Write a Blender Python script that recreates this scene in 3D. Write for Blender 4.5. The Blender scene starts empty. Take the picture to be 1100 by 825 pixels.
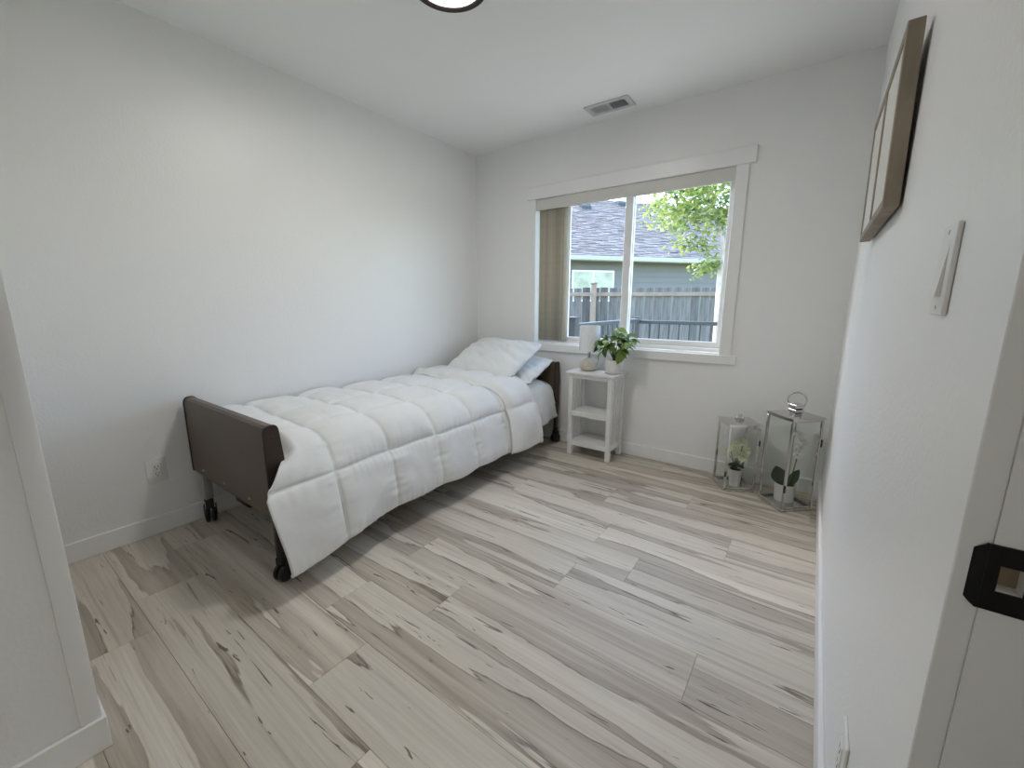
import bpy, bmesh, math, random
from mathutils import Vector, Matrix, noise
random.seed(7)
scene = bpy.context.scene
C = scene.collection
PI = math.pi

# ---------------------------------------------------------------- camera
F_PX = 445.23
cam_d = bpy.data.cameras.new('camera'); cam = bpy.data.objects.new('camera', cam_d); C.objects.link(cam)
cam_d.sensor_width = 36.0; cam_d.lens = 36.0 * F_PX / 1100.0; cam_d.clip_start = 0.01; cam_d.clip_end = 200
R_ = Vector((0.80876728, 0.58812755, 0.00121246)); U_ = Vector((-0.1130299, 0.15340999, 0.98167694)); F_ = Vector((-0.57716525, 0.79408523, -0.19054898))
m = Matrix((R_, U_, -F_)).transposed().to_4x4(); m.translation = Vector((2.6073, -3.0316, 1.1563)); cam.matrix_world = m
scene.camera = cam

# ---------------------------------------------------------------- world, sun, exposure
SKY, SUN, LAMP, EXPO = 1.42, 4.6, 79.0, 0.0
scene.view_settings.view_transform = 'Standard'; scene.view_settings.look = 'None'
scene.view_settings.gamma = 1.0; scene.view_settings.use_curve_mapping = False; scene.view_settings.exposure = EXPO
w = bpy.data.worlds.new('world'); scene.world = w; w.use_nodes = True
nt = w.node_tree; nt.nodes.clear()
out = nt.nodes.new('ShaderNodeOutputWorld'); bg = nt.nodes.new('ShaderNodeBackground'); sky = nt.nodes.new('ShaderNodeTexSky')
sky.sky_type = 'NISHITA'; sky.sun_disc = False; sky.sun_elevation = math.radians(48); sky.sun_rotation = math.radians(-72)
sky.air_density = 1.0; sky.dust_density = 2.0; sky.ozone_density = 1.0
nt.links.new(sky.outputs[0], bg.inputs[0]); bg.inputs[1].default_value = SKY; nt.links.new(bg.outputs[0], out.inputs[0])
sun_d = bpy.data.lights.new('sun', 'SUN'); sun = bpy.data.objects.new('sun', sun_d); C.objects.link(sun)
sun_d.energy = SUN; sun_d.angle = math.radians(0.6); sun_d.color = (1, 0.95, 0.86)
to_sun = Vector((-0.95 * 0.66, 0.31 * 0.66, 0.75)); sun.rotation_euler = to_sun.to_track_quat('Z', 'Y').to_euler(); sun.location = (-6, 5, 9)
scene.cycles.max_bounces = 16; scene.cycles.diffuse_bounces = 7; scene.cycles.transparent_max_bounces = 32

# ---------------------------------------------------------------- materials
def new_mat(name):
    mt = bpy.data.materials.new(name); mt.use_nodes = True
    return mt, mt.node_tree.nodes, mt.node_tree.links, mt.node_tree.nodes['Principled BSDF']
def mat(name, col, rough=0.5, metal=0.0, var=0.06, vscale=8.0, bump=0.0, bscale=60.0, stretch=(1, 1, 1), spec=0.5, sheen=0.0, island=0.0, objvar=0.0):
    mt, n, l, p = new_mat(name)
    tc = n.new('ShaderNodeTexCoord'); mp = n.new('ShaderNodeMapping'); mp.inputs['Scale'].default_value = stretch
    l.new(tc.outputs['Object'], mp.inputs[0])
    nz = n.new('ShaderNodeTexNoise'); nz.inputs['Scale'].default_value = vscale; nz.inputs['Detail'].default_value = 5
    l.new(mp.outputs[0], nz.inputs['Vector'])
    rp = n.new('ShaderNodeValToRGB')
    rp.color_ramp.elements[0].position = 0.3; rp.color_ramp.elements[1].position = 0.7
    rp.color_ramp.elements[0].color = [c * (1 - var) for c in col] + [1]
    rp.color_ramp.elements[1].color = [min(1, c * (1 + var)) for c in col] + [1]
    l.new(nz.outputs['Fac'], rp.inputs[0]); last = rp.outputs[0]
    if island or objvar:
        g = n.new('ShaderNodeNewGeometry') if island else n.new('ShaderNodeObjectInfo'); island = island or objvar; hs = n.new('ShaderNodeHueSaturation')
        mr = n.new('ShaderNodeMapRange'); mr.inputs[3].default_value = 1 - island; mr.inputs[4].default_value = 1 + island
        l.new(g.outputs['Random' if objvar else 'Random Per Island'], mr.inputs[0]); l.new(mr.outputs[0], hs.inputs['Value']); l.new(last, hs.inputs['Color']); last = hs.outputs[0]
    l.new(last, p.inputs['Base Color'])
    p.inputs['Roughness'].default_value = rough; p.inputs['Metallic'].default_value = metal; p.inputs['Specular IOR Level'].default_value = spec
    if sheen: p.inputs['Sheen Weight'].default_value = sheen
    if bump:
        nb = n.new('ShaderNodeTexNoise'); nb.inputs['Scale'].default_value = bscale; nb.inputs['Detail'].default_value = 3
        l.new(mp.outputs[0], nb.inputs['Vector'])
        b = n.new('ShaderNodeBump'); b.inputs['Strength'].default_value = bump; b.inputs['Distance'].default_value = 0.002
        l.new(nb.outputs['Fac'], b.inputs['Height']); l.new(b.outputs[0], p.inputs['Normal'])
    return mt
def glass_mat(name, tint=(1, 1, 1), ior=1.3):
    mt, n, l, p = new_mat(name); n.remove(p)
    t = n.new('ShaderNodeBsdfTransparent'); t.inputs[0].default_value = (*tint, 1)
    g = n.new('ShaderNodeBsdfGlossy'); g.inputs['Roughness'].default_value = 0.02
    tc = n.new('ShaderNodeTexCoord'); nz = n.new('ShaderNodeTexNoise'); nz.inputs['Scale'].default_value = 3; bp = n.new('ShaderNodeBump'); bp.inputs['Strength'].default_value = 0.02
    l.new(tc.outputs['Object'], nz.inputs['Vector']); l.new(nz.outputs['Fac'], bp.inputs['Height']); l.new(bp.outputs[0], g.inputs['Normal'])
    f = n.new('ShaderNodeFresnel'); f.inputs[0].default_value = ior; mx = n.new('ShaderNodeMixShader')
    ge = n.new('ShaderNodeNewGeometry'); iv = n.new('ShaderNodeMath'); iv.operation = 'SUBTRACT'; iv.inputs[0].default_value = 1.0; l.new(ge.outputs['Backfacing'], iv.inputs[1])
    mu = n.new('ShaderNodeMath'); mu.operation = 'MULTIPLY'; l.new(f.outputs[0], mu.inputs[0]); l.new(iv.outputs[0], mu.inputs[1])
    l.new(mu.outputs[0], mx.inputs[0]); l.new(t.outputs[0], mx.inputs[1]); l.new(g.outputs[0], mx.inputs[2])
    l.new(mx.outputs[0], n['Material Output'].inputs[0]); return mt
def leaf_mat(name, c1, c2, trans=0.45, island=True, rough=0.4):
    mt, n, l, p = new_mat(name)
    g = n.new('ShaderNodeNewGeometry'); oi = n.new('ShaderNodeObjectInfo'); tc = n.new('ShaderNodeTexCoord')
    nz = n.new('ShaderNodeTexNoise'); nz.inputs['Scale'].default_value = 60 if not island else 1.5; nz.inputs['Detail'].default_value = 2
    l.new(tc.outputs['Object'], nz.inputs['Vector'])
    ad = n.new('ShaderNodeMath'); ad.operation = 'ADD'
    l.new(g.outputs['Random Per Island'] if island else oi.outputs['Random'], ad.inputs[0]); l.new(nz.outputs['Fac'], ad.inputs[1])
    rp = n.new('ShaderNodeValToRGB'); rp.color_ramp.elements[0].position = 0.45; rp.color_ramp.elements[1].position = 1.2 if island else 1.0
    rp.color_ramp.elements[0].color = (*c1, 1); rp.color_ramp.elements[1].color = (*c2, 1)
    l.new(ad.outputs[0], rp.inputs[0]); l.new(rp.outputs[0], p.inputs['Base Color']); p.inputs['Roughness'].default_value = rough
    tr = n.new('ShaderNodeBsdfTranslucent'); l.new(rp.outputs[0], tr.inputs[0]); mx = n.new('ShaderNodeMixShader'); mx.inputs[0].default_value = trans
    l.new(p.outputs[0], mx.inputs[1]); l.new(tr.outputs[0], mx.inputs[2]); l.new(mx.outputs[0], n['Material Output'].inputs[0]); return mt
def emit_mat(name, col, s):
    mt, n, l, p = new_mat(name)
    p.inputs['Base Color'].default_value = (0.8, 0.8, 0.8, 1); p.inputs['Emission Color'].default_value = (*col, 1); p.inputs['Emission Strength'].default_value = s; return mt

def floor_mat():
    mt, n, l, p = new_mat('vinyl_plank')
    tc = n.new('ShaderNodeTexCoord'); oi = n.new('ShaderNodeObjectInfo')
    mul = n.new('ShaderNodeMath'); mul.operation = 'MULTIPLY'; mul.inputs[1].default_value = 37.0; l.new(oi.outputs['Random'], mul.inputs[0])
    cb = n.new('ShaderNodeCombineXYZ'); l.new(mul.outputs[0], cb.inputs[0]); l.new(mul.outputs[0], cb.inputs[2])
    ad = n.new('ShaderNodeVectorMath'); ad.operation = 'ADD'; l.new(tc.outputs['Object'], ad.inputs[0]); l.new(cb.outputs[0], ad.inputs[1])
    def mapped(sc):
        q = n.new('ShaderNodeMapping'); q.inputs['Scale'].default_value = sc; l.new(ad.outputs[0], q.inputs[0]); return q.outputs[0]
    def nz(sc, scale, det, rough=0.5, dist=0.0):
        q = n.new('ShaderNodeTexNoise'); q.inputs['Scale'].default_value = scale; q.inputs['Detail'].default_value = det; q.inputs['Roughness'].default_value = rough; q.inputs['Distortion'].default_value = dist
        l.new(mapped(sc), q.inputs['Vector']); return q.outputs['Fac']
    def ramp(fac, els, interp='LINEAR'):
        q = n.new('ShaderNodeValToRGB'); cr = q.color_ramp; cr.interpolation = interp
        while len(cr.elements) < len(els): cr.elements.new(0.5)
        for e, (ps, c) in zip(cr.elements, els): e.position = ps; e.color = (*c, 1)
        l.new(fac, q.inputs[0]); return q.outputs[0]
    def mix(fac, a, b, typ='MIX'):
        q = n.new('ShaderNodeMix'); q.data_type = 'RGBA'; q.blend_type = typ
        if isinstance(fac, float): q.inputs[0].default_value = fac
        else: l.new(fac, q.inputs[0])
        for i, v in ((6, a), (7, b)):
            if isinstance(v, tuple): q.inputs[i].default_value = (*v, 1)
            else: l.new(v, q.inputs[i])
        return q.outputs[2]
    light = ramp(nz((0.35, 5, 1), 1.6, 3), [(0.3, (0.63, 0.57, 0.485)), (0.7, (0.76, 0.705, 0.615))])
    brown = ramp(nz((1.0, 18, 1), 2.0, 4), [(0.3, (0.315, 0.26, 0.205)), (0.7, (0.50, 0.432, 0.355))])
    band = ramp(nz((0.40, 5.2, 1), 1.35, 5, 0.52, 0.25), [(0.0, (0, 0, 0)), (0.50, (0, 0, 0)), (0.512, (0.85,) * 3), (0.60, (0.5,) * 3), (0.72, (0.12,) * 3), (1.0, (0.05,) * 3)])
    line = ramp(nz((0.40, 5.2, 1), 1.35, 5, 0.52, 0.25), [(0.0, (0,) * 3), (0.500, (0,) * 3), (0.510, (0.75,) * 3), (0.522, (0,) * 3)])
    patch = ramp(nz((1.1, 3, 1), 1.7, 2), [(0.46, (0,) * 3), (0.56, (1,) * 3)])
    line2 = mix(1.0, line, patch, 'MULTIPLY')
    grain = ramp(nz((1.6, 60, 1), 2.2, 5, 0.6), [(0.25, (0.85,) * 3), (0.75, (1.07,) * 3)])
    streak = ramp(nz((0.55, 26, 1), 1.8, 4, 0.6), [(0.53, (0,) * 3), (0.68, (0.36,) * 3)])
    crack = ramp(nz((2.4, 30, 1), 1.9, 3, 0.5, 1.2), [(0.685, (0,) * 3), (0.70, (0.85,) * 3)])
    c = mix(band, light, brown); c = mix(streak, c, (0.30, 0.245, 0.20)); c = mix(line2, c, (0.09, 0.066, 0.05)); c = mix(crack, c, (0.11, 0.08, 0.06))
    c = mix(1.0, c, grain, 'MULTIPLY')
    hs = n.new('ShaderNodeHueSaturation'); mr = n.new('ShaderNodeMapRange'); mr.inputs[3].default_value = 0.90; mr.inputs[4].default_value = 1.10
    l.new(oi.outputs['Random'], mr.inputs[0]); l.new(mr.outputs[0], hs.inputs['Value']); l.new(c, hs.inputs['Color']); l.new(hs.outputs[0], p.inputs['Base Color'])
    p.inputs['Roughness'].default_value = 0.42; p.inputs['Specular IOR Level'].default_value = 0.4
    b = n.new('ShaderNodeBump'); b.inputs['Strength'].default_value = 0.12; b.inputs['Distance'].default_value = 0.001; l.new(grain, b.inputs['Height']); l.new(b.outputs[0], p.inputs['Normal'])
    return mt

M = {}
M['wall'] = mat('wall_paint', (0.86, 0.858, 0.848), 0.36, var=0.01, vscale=1.5, bump=0.65, bscale=95)
M['ceil'] = mat('ceiling_paint', (0.87, 0.87, 0.86), 0.6, var=0.01, vscale=1.5, bump=0.1, bscale=120)
M['trim'] = mat('trim_paint', (0.86, 0.86, 0.85), 0.32, var=0.01)
M['vinyl'] = mat('white_vinyl', (0.82, 0.83, 0.83), 0.3, var=0.01)
M['plank'] = floor_mat()
M['joint'] = mat('subfloor', (0.28, 0.24, 0.20), 0.8)
M['black'] = mat('black_rubber', (0.012, 0.012, 0.013), 0.45, var=0.2)
M['blackmetal'] = mat('black_metal', (0.004, 0.004, 0.004), 0.3, var=0.2, spec=0.25)
M['taupe'] = mat('bed_panel_bronze', (0.086, 0.060, 0.043), 0.38, var=0.06, vscale=5, bump=0.05)
M['capbrown'] = mat('bed_cap_brown', (0.032, 0.018, 0.012), 0.38, var=0.15)
M['steel'] = mat('zinc_steel', (0.38, 0.38, 0.38), 0.35, metal=0.85, var=0.1)
M['chrome'] = mat('polished_steel', (0.62, 0.61, 0.60), 0.14, metal=1.0, var=0.05)
M['comforter'] = mat('comforter_microfibre', (0.82, 0.83, 0.83), 0.75, var=0.015, vscale=6, bump=0.25, bscale=45, sheen=0.15)
M['sheet'] = mat('cotton_sheet', (0.80, 0.83, 0.84), 0.8, var=0.02, bump=0.25, bscale=35, sheen=0.1)
M['pillow'] = mat('pillow_cotton', (0.81, 0.835, 0.84), 0.8, var=0.02, bump=0.25, bscale=30, sheen=0.1)
M['mattress'] = mat('mattress_ticking', (0.55, 0.57, 0.6), 0.8)
M['white'] = mat('white_lacquer', (0.80, 0.80, 0.79), 0.35, var=0.015)
M['shade'] = mat('lamp_shade_linen', (0.82, 0.83, 0.85), 0.8, var=0.03, vscale=40, bump=0.2, bscale=200)
M['stone'] = mat('beige_ceramic', (0.58, 0.53, 0.45), 0.6, var=0.10, vscale=30, bump=0.3, bscale=80)
M['pot'] = mat('white_pot', (0.74, 0.72, 0.70), 0.5, var=0.06, vscale=20, bump=0.2, bscale=30)
M['soil'] = mat('potting_soil', (0.03, 0.022, 0.016), 0.95, var=0.4, vscale=60, bump=0.6)
M['stem'] = mat('plant_stem', (0.10, 0.14, 0.05), 0.6, var=0.2)
M['leaf'] = leaf_mat('pothos_leaf', (0.018, 0.065, 0.012), (0.22, 0.33, 0.07), 0.15, False)
M['dleaf'] = leaf_mat('dark_leaf', (0.012, 0.03, 0.012), (0.04, 0.07, 0.03), 0.1, False)
M['petal'] = leaf_mat('cream_petal', (0.74, 0.77, 0.50), (0.86, 0.87, 0.72), 0.3, False, 0.6)
M['wpetal'] = leaf_mat('white_petal', (0.78, 0.77, 0.76), (0.85, 0.84, 0.83), 0.3, False, 0.6)
M['glass'] = glass_mat('window_glass', (0.97, 0.985, 0.99), 1.18)
M['lglass'] = glass_mat('lantern_glass', (0.975, 0.982, 0.975), 1.25)
M['blind'] = mat('blind_vane_pvc', (0.46, 0.43, 0.34), 0.6, var=0.05, vscale=30, objvar=0.16)
M['valance'] = mat('valance_pvc', (0.66, 0.65, 0.61), 0.5, var=0.02)
M['wood'] = mat('weathered_brown_wood', (0.29, 0.235, 0.175), 0.6, var=0.28, vscale=14, bump=0.3, bscale=50, stretch=(1, 1, 0.35))
M['art'] = mat('white_art_panel', (0.70, 0.68, 0.64), 0.6, var=0.04)
M['plastic'] = mat('white_plastic', (0.80, 0.79, 0.77), 0.35, var=0.01)
M['slot'] = mat('dark_slot', (0.02, 0.02, 0.02), 0.6)
M['bronze'] = mat('bronze_rim', (0.022, 0.015, 0.014), 0.45, metal=0.2, var=0.1)
M['lamp'] = emit_mat('led_diffuser', (1.0, 0.978, 0.935), LAMP)
M['ventdark'] = mat('vent_duct', (0.03, 0.035, 0.04), 0.8)
M['brass'] = mat('raw_wood_mortise', (0.32, 0.24, 0.16), 0.6, var=0.2, vscale=40)
M['fence'] = mat('weathered_grey_cedar', (0.145, 0.14, 0.135), 0.85, objvar=0.35, var=0.38, vscale=5, bump=0.5, bscale=30, stretch=(6, 6, 0.7))
M['fencerail'] = mat('tan_cedar_rail', (0.29, 0.235, 0.185), 0.8, var=0.2, vscale=6)
M['rail'] = mat('slate_railing_paint', (0.045, 0.052, 0.055), 0.45, var=0.1)
M['siding'] = mat('grey_green_siding', (0.185, 0.178, 0.165), 0.7, var=0.04, vscale=2)
M['gutter'] = mat('cream_gutter', (0.50, 0.47, 0.41), 0.5, var=0.03)
M['shingle'] = mat('asphalt_shingle', (0.112, 0.108, 0.108), 0.9, var=0.2, vscale=9, island=0.38)
M['pane_out'] = mat('reflecting_house_glass', (0.34, 0.40, 0.30), 0.08, var=0.35, vscale=3, spec=0.6)
M['bark'] = mat('pale_bark', (0.55, 0.51, 0.46), 0.85, var=0.18, vscale=10, bump=0.6, bscale=25)
M['tleaf'] = leaf_mat('tree_leaf', (0.06, 0.14, 0.06), (0.36, 0.44, 0.13), 0.45, True)
M['grass'] = mat('lawn', (0.20, 0.24, 0.11), 0.9, var=0.4, vscale=6)
M['deck'] = mat('deck_boards', (0.50, 0.48, 0.43), 0.8, var=0.15)

# ---------------------------------------------------------------- helpers
def bm_obj(name, bm, mt, parent=None, smooth=False, sharp=35):
    bmesh.ops.recalc_face_normals(bm, faces=bm.faces)
    me = bpy.data.meshes.new(name); bm.to_mesh(me); bm.free()
    o = bpy.data.objects.new(name, me); C.objects.link(o)
    if mt: me.materials.append(mt)
    if smooth:
        for p in me.polygons: p.use_smooth = True
        if sharp: me.set_sharp_from_angle(angle=math.radians(sharp))
    if parent: o.parent = parent
    return o
def box(bm, x0, x1, y0, y1, z0, z1, bev=0.0, seg=1):
    r = bmesh.ops.create_cube(bm, size=1.0)
    for v in r['verts']: v.co = Vector((x0 + (v.co.x + .5) * (x1 - x0), y0 + (v.co.y + .5) * (y1 - y0), z0 + (v.co.z + .5) * (z1 - z0)))
    if bev:
        es = list({e for v in r['verts'] for e in v.link_edges})
        bmesh.ops.bevel(bm, geom=es, offset=bev, segments=seg, affect='EDGES', profile=0.5)
def boxo(name, b, mt, parent=None, bev=0.002, seg=1, smooth=None):
    bm = bmesh.new(); box(bm, *b, bev=bev, seg=seg); return bm_obj(name, bm, mt, parent, smooth=(seg > 1 if smooth is None else smooth))
def lathe(name, prof, mt, parent=None, seg=32, loc=(0, 0, 0)):
    bm = bmesh.new(); rings = []
    for r, z in prof:
        if r < 1e-5: rings.append([bm.verts.new((loc[0], loc[1], loc[2] + z))])
        else: rings.append([bm.verts.new((loc[0] + r * math.cos(2 * PI * i / seg), loc[1] + r * math.sin(2 * PI * i / seg), loc[2] + z)) for i in range(seg)])
    for a, b in zip(rings, rings[1:]):
        for i in range(seg):
            j = (i + 1) % seg
            q = [a[i % len(a)], a[j % len(a)], b[j % len(b)], b[i % len(b)]]
            q = list(dict.fromkeys(q))
            if len(q) > 2: bm.faces.new(q)
    return bm_obj(name, bm, mt, parent, True, 40)
def tube_bm(bm, pts, rad, seg=8, cap=True):
    pts = [Vector(p) for p in pts]; n = len(pts); rings = []
    rads = rad if isinstance(rad, (list, tuple)) else [rad] * n
    up = Vector((0, 0, 1)); prev = None
    for i, p in enumerate(pts):
        t = (pts[min(i + 1, n - 1)] - pts[max(i - 1, 0)]).normalized()
        if prev is None:
            a = t.cross(up); a = a if a.length > 1e-3 else t.cross(Vector((1, 0, 0)))
        else: a = prev - t * prev.dot(t)
        a.normalize(); b = t.cross(a); prev = a
        rings.append([bm.verts.new(p + (a * math.cos(2 * PI * k / seg) + b * math.sin(2 * PI * k / seg)) * rads[i]) for k in range(seg)])
    for r0, r1 in zip(rings, rings[1:]):
        for k in range(seg): bm.faces.new((r0[k], r0[(k + 1) % seg], r1[(k + 1) % seg], r1[k]))
    if cap: bm.faces.new(rings[0][::-1]); bm.faces.new(rings[-1])
def tube(name, pts, rad, mt, parent=None, seg=8):
    bm = bmesh.new(); tube_bm(bm, pts, rad, seg); return bm_obj(name, bm, mt, parent, True, 50)
def prism(bm, prof, a0, a1, axis='x'):
    def P(u, v, a): return (a, u, v) if axis == 'x' else ((u, a, v) if axis == 'y' else (u, v, a))
    A = [bm.verts.new(P(u, v, a0)) for u, v in prof]; B = [bm.verts.new(P(u, v, a1)) for u, v in prof]
    n = len(prof)
    for i in range(n): bm.faces.new((A[i], A[(i + 1) % n], B[(i + 1) % n], B[i]))
    bm.faces.new(A[::-1]); bm.faces.new(B)
def grid_bm(bm, nu, nv, f, close=False):
    V = [[bm.verts.new(f(i / nu, j / nv)) for j in range(nv + 1)] for i in range(nu + 1)]
    for i in range(nu):
        for j in range(nv): bm.faces.new((V[i][j], V[i + 1][j], V[i + 1][j + 1], V[i][j + 1]))
    return V
def tag(o, label, cat, group=None):
    o['label'] = label; o['category'] = cat
    if group: o['group'] = group
    return o
def struct(o, label=None):
    o['kind'] = 'structure'
    if label: o['label'] = label
    return o
def empty(name, loc=(0, 0, 0), rz=0.0):
    o = bpy.data.objects.new(name, None); C.objects.link(o); o.location = loc; o.rotation_euler = (0, 0, rz); o.empty_display_size = 0.1; return o
def ss(x): x = max(0.0, min(1.0, x)); return x * x * (3 - 2 * x)

# ---------------------------------------------------------------- room shell
W, H = 2.741, 2.44
YF = -3.75                       # front wall
CX, CY = 1.205, -2.94            # closet corner
WX0, WX1, WZ0, WZ1 = 0.646, 2.11, 0.828, 1.988   # window opening
T = 0.14
floor = struct(boxo('floor', (-0.1, 4.1, YF - .15, 0.14, -0.12, -0.006), M['joint'], bev=0), 'light greige wood-look vinyl plank floor')
PW = 0.2083
joints = {0: 1.83, 1: 1.48, 2: 2.12, 3: 1.70, 4: 1.168, 5: 0.62, 6: 2.07, 7: 1.851, 8: 1.19, 9: 1.54, 10: 1.20, 11: 1.47, 12: 0.56, 13: 0.80, 14: 1.6, 15: 1.0, 16: 2.2, 17: 1.4}
for r in range(-1, 18):
    y1 = -1.28 + PW * 6 - r * PW; y0 = y1 - PW
    y1 = min(y1, 0.0); y0 = max(y0, YF)
    if y1 - y0 < 0.01: continue
    j = joints.get(r, 0.9); xs = [j + 1.22 * k for k in range(-3, 4)]
    cuts = [0.0] + [x for x in xs if 0.03 < x < W - 0.03] + [W]
    for a, b in zip(cuts, cuts[1:]):
        bm = bmesh.new(); g = 0.0003; cx, cy = (a + b) / 2, (y0 + y1) / 2
        hx, hy = (b - a) / 2 - g, (y1 - y0) / 2 - g
        prof = [(-hx, -hy, -0.006), (hx, -hy, -0.006), (hx, hy, -0.006), (-hx, hy, -0.006)]
        c = 0.0008
        lo = [bm.verts.new(v) for v in prof]; mid = [bm.verts.new((x, y, -0.001)) for x, y, z in prof]
        top = [bm.verts.new((math.copysign(abs(x) - c, x), math.copysign(abs(y) - c, y), 0.0)) for x, y, z in prof]
        for A, B in ((lo, mid), (mid, top)):
            for i in range(4): bm.faces.new((A[i], A[(i + 1) % 4], B[(i + 1) % 4], B[i]))
        bm.faces.new(top)
        o = bm_obj('plank', bm, M['plank'], floor); o.location = (cx, cy, 0)
def walls(name, boxes, mt=None):
    bm = bmesh.new()
    for b in boxes: box(bm, *b)
    return struct(bm_obj(name, bm, mt or M['wall']))
HD0, HD1, HDZ = -3.37, -2.566, 2.03   # doorway in right wall
walls('wall_left', [(-0.12, 0, YF, T, -0.006, H)])
walls('wall_back', [(0, WX0, 0, T, -0.006, H), (WX1, W, 0, T, -0.006, H), (WX0, WX1, 0, T, -0.006, WZ0), (WX0, WX1, 0, T, WZ1, H)])
walls('wall_right', [(W, W + .12, HD1 + .02, T, -0.006, H), (W, W + .12, HD0, HD1 + .02, HDZ + .02, H), (W, W + .12, YF, HD0 - .02, -0.006, H)])
walls('wall_closet', [(0, CX, YF, CY, -0.006, H)])
walls('wall_front', [(-0.12, 4.1, YF - .12, YF, -0.006, H)])
walls('wall_hall', [(3.95, 4.07, YF, -1.2, -0.006, H), (W + .12, 4.07, -1.32, -1.2, -0.006, H)])
struct(boxo('ceiling', (-0.12, 4.1, YF - .12, T, H, H + .12), M['ceil'], bev=0))
BH, BT = 0.094, 0.013
def baseb(name, b, bev=0.003): return struct(boxo(name, b, M['trim'], bev=bev))
baseb('baseboard_left', (0, BT, CY, 0, 0, BH)); baseb('baseboard_back', (BT, W - BT, -BT, 0, 0, BH)); baseb('baseboard_right', (W - BT, W, HD1 + .14, 0, 0, BH))
bm = bmesh.new(); box(bm, CX, CX + BT, YF, CY + BT, 0, BH, 0.002); box(bm, BT, CX, CY, CY + BT, 0, BH, 0.002); struct(bm_obj('baseboard_closet', bm, M['trim']))
struct(boxo('trim_1', (CX - .012, CX + .006, CY - .034, CY + .006, BH, H), M['trim'], bev=0.003, seg=2), 'white corner board on the closet wall end')
# window casing
def trim(name, b, label=None, bev=0.003): return struct(boxo(name, b, M['trim'], bev=bev), label)
trim('trim_2', (0.570, 2.212, -0.018, 0, WZ1 - .002, 2.083), 'white head casing above the window')
trim('trim_3', (0.585, WX0 + .004, -0.014, 0, WZ0 - .01, WZ1 - .002), 'white left casing of the window')
trim('trim_4', (WX1 - .004, 2.177, -0.014, 0, WZ0 - .01, WZ1 - .002), 'white right casing of the window')
trim('trim_5', (0.555, 2.213, -0.024, 0.012, 0.762, WZ0 - .005), 'white sill board under the window')
# door jamb and casing
trim('trim_6', (W - .019, W, HD1 + .001, HD1 + .072, 0, HDZ + .07), 'white door casing by the light switch', 0.001)
trim('trim_7', (W - .019, W, HD0 - .07, HD0 - .006, 0, HDZ + .07)); trim('trim_8', (W - .019, W, HD0 - .006, HD1 + .006, HDZ + .005, HDZ + .07))
door = struct(empty('door_1', (W + .06, (HD0 + HD1) / 2, 0)), 'white door frame with black strike plate')
def dpart(name, b, mt, bev=0.002):
    o = boxo(name, b, mt, door, bev); o.matrix_parent_inverse = Matrix.Translation(-Vector(door.location)); return o
# latch-side jamb is built round the mortise so the strike hole is real
SZ0, SZ1, SXa, SXb = 0.931, 0.953, W + .006, W + .0205
dpart('jamb', (W, W + .12, HD1, HD1 + .02, 0, SZ0), M['trim'], 0.0); dpart('jamb', (W, W + .12, HD1, HD1 + .02, SZ1, HDZ), M['trim'], 0.0)
dpart('jamb', (W, SXa, HD1, HD1 + .02, SZ0, SZ1), M['trim'], 0.0); dpart('jamb', (SXb, W + .12, HD1, HD1 + .02, SZ0, SZ1), M['trim'], 0.0)
dpart('mortise', (SXa, SXb, HD1 + .013, HD1 + .02, SZ0, SZ1), M['brass'], 0.0)
dpart('jamb', (W, W + .12, HD0 - .02, HD0, 0, HDZ), M['trim']); dpart('jamb', (W, W + .12, HD0 - .02, HD1 + .02, HDZ, HDZ + .02), M['trim'])
dpart('door_stop', (W + .045, W + .085, HD1 - .011, HD1, 0, HDZ), M['trim'], 0.003)
# strike plate: rounded plate with a hole and a curved lip towards the room
bm = bmesh.new()
sx0, sx1, sz0, sz1, yp = W - .004, W + .036, 0.913, 0.970, HD1 - .0016
box(bm, sx0, SXa, yp, HD1 + .0004, sz0, sz1, 0.0006); box(bm, SXb, sx1, yp, HD1 + .0004, sz0, sz1, 0.0006)
box(bm, SXa - .001, SXb + .001, yp, HD1 + .0004, sz0, SZ0, 0.0006); box(bm, SXa - .001, SXb + .001, yp, HD1 + .0004, SZ1, sz1, 0.0006)
prev = None
for k in range(9):
    a = k / 8; xx = sx0 + .002 - .0125 * math.sin(a * 1.25) ; yy = yp + .012 * (1 - math.cos(a * 1.25)) - .0002
    hz = (sz1 - sz0) / 2 * (1 - .50 * a ** 1.3); zc = (sz0 + sz1) / 2
    cur = [bm.verts.new((xx, yy, zc - hz)), bm.verts.new((xx, yy, zc + hz)), bm.verts.new((xx + .001, yy + .0022, zc + hz)), bm.verts.new((xx + .001, yy + .0022, zc - hz))]
    if prev:
        for i in range(4): bm.faces.new((prev[i], prev[(i + 1) % 4], cur[(i + 1) % 4], cur[i]))
    else: bm.faces.new(cur[::-1])
    prev = cur
bm.faces.new(prev)
sp = bm_obj('strike_plate', bm, M['blackmetal'], door); sp.matrix_parent_inverse = Matrix.Translation(-Vector(door.location)); sp['label'] = 'black metal strike plate'

# ---------------------------------------------------------------- window
win = struct(empty('window_1', ((WX0 + WX1) / 2, 0.09, WZ0)), 'white vinyl sliding window looking onto the yard')
def wpart(name, b, mt, bev=0.003, par=None):
    o = boxo(name, b, mt, par or win, bev); o.matrix_parent_inverse = Matrix.Translation(-Vector(win.location)); return o
FY0, FY1 = 0.065, 0.135
wpart('frame', (WX0, WX1, FY0, FY1, WZ0 - .004, WZ0 + .028), M['vinyl']); wpart('frame', (WX0, WX1, FY0, FY1, WZ1 - .03, WZ1), M['vinyl'])
wpart('frame', (WX0, WX0 + .03, FY0, FY1, WZ0 + .028, WZ1 - .03), M['vinyl']); wpart('frame', (WX1 - .016, WX1, FY0, FY1, WZ0 + .028, WZ1 - .03), M['vinyl'])
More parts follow.
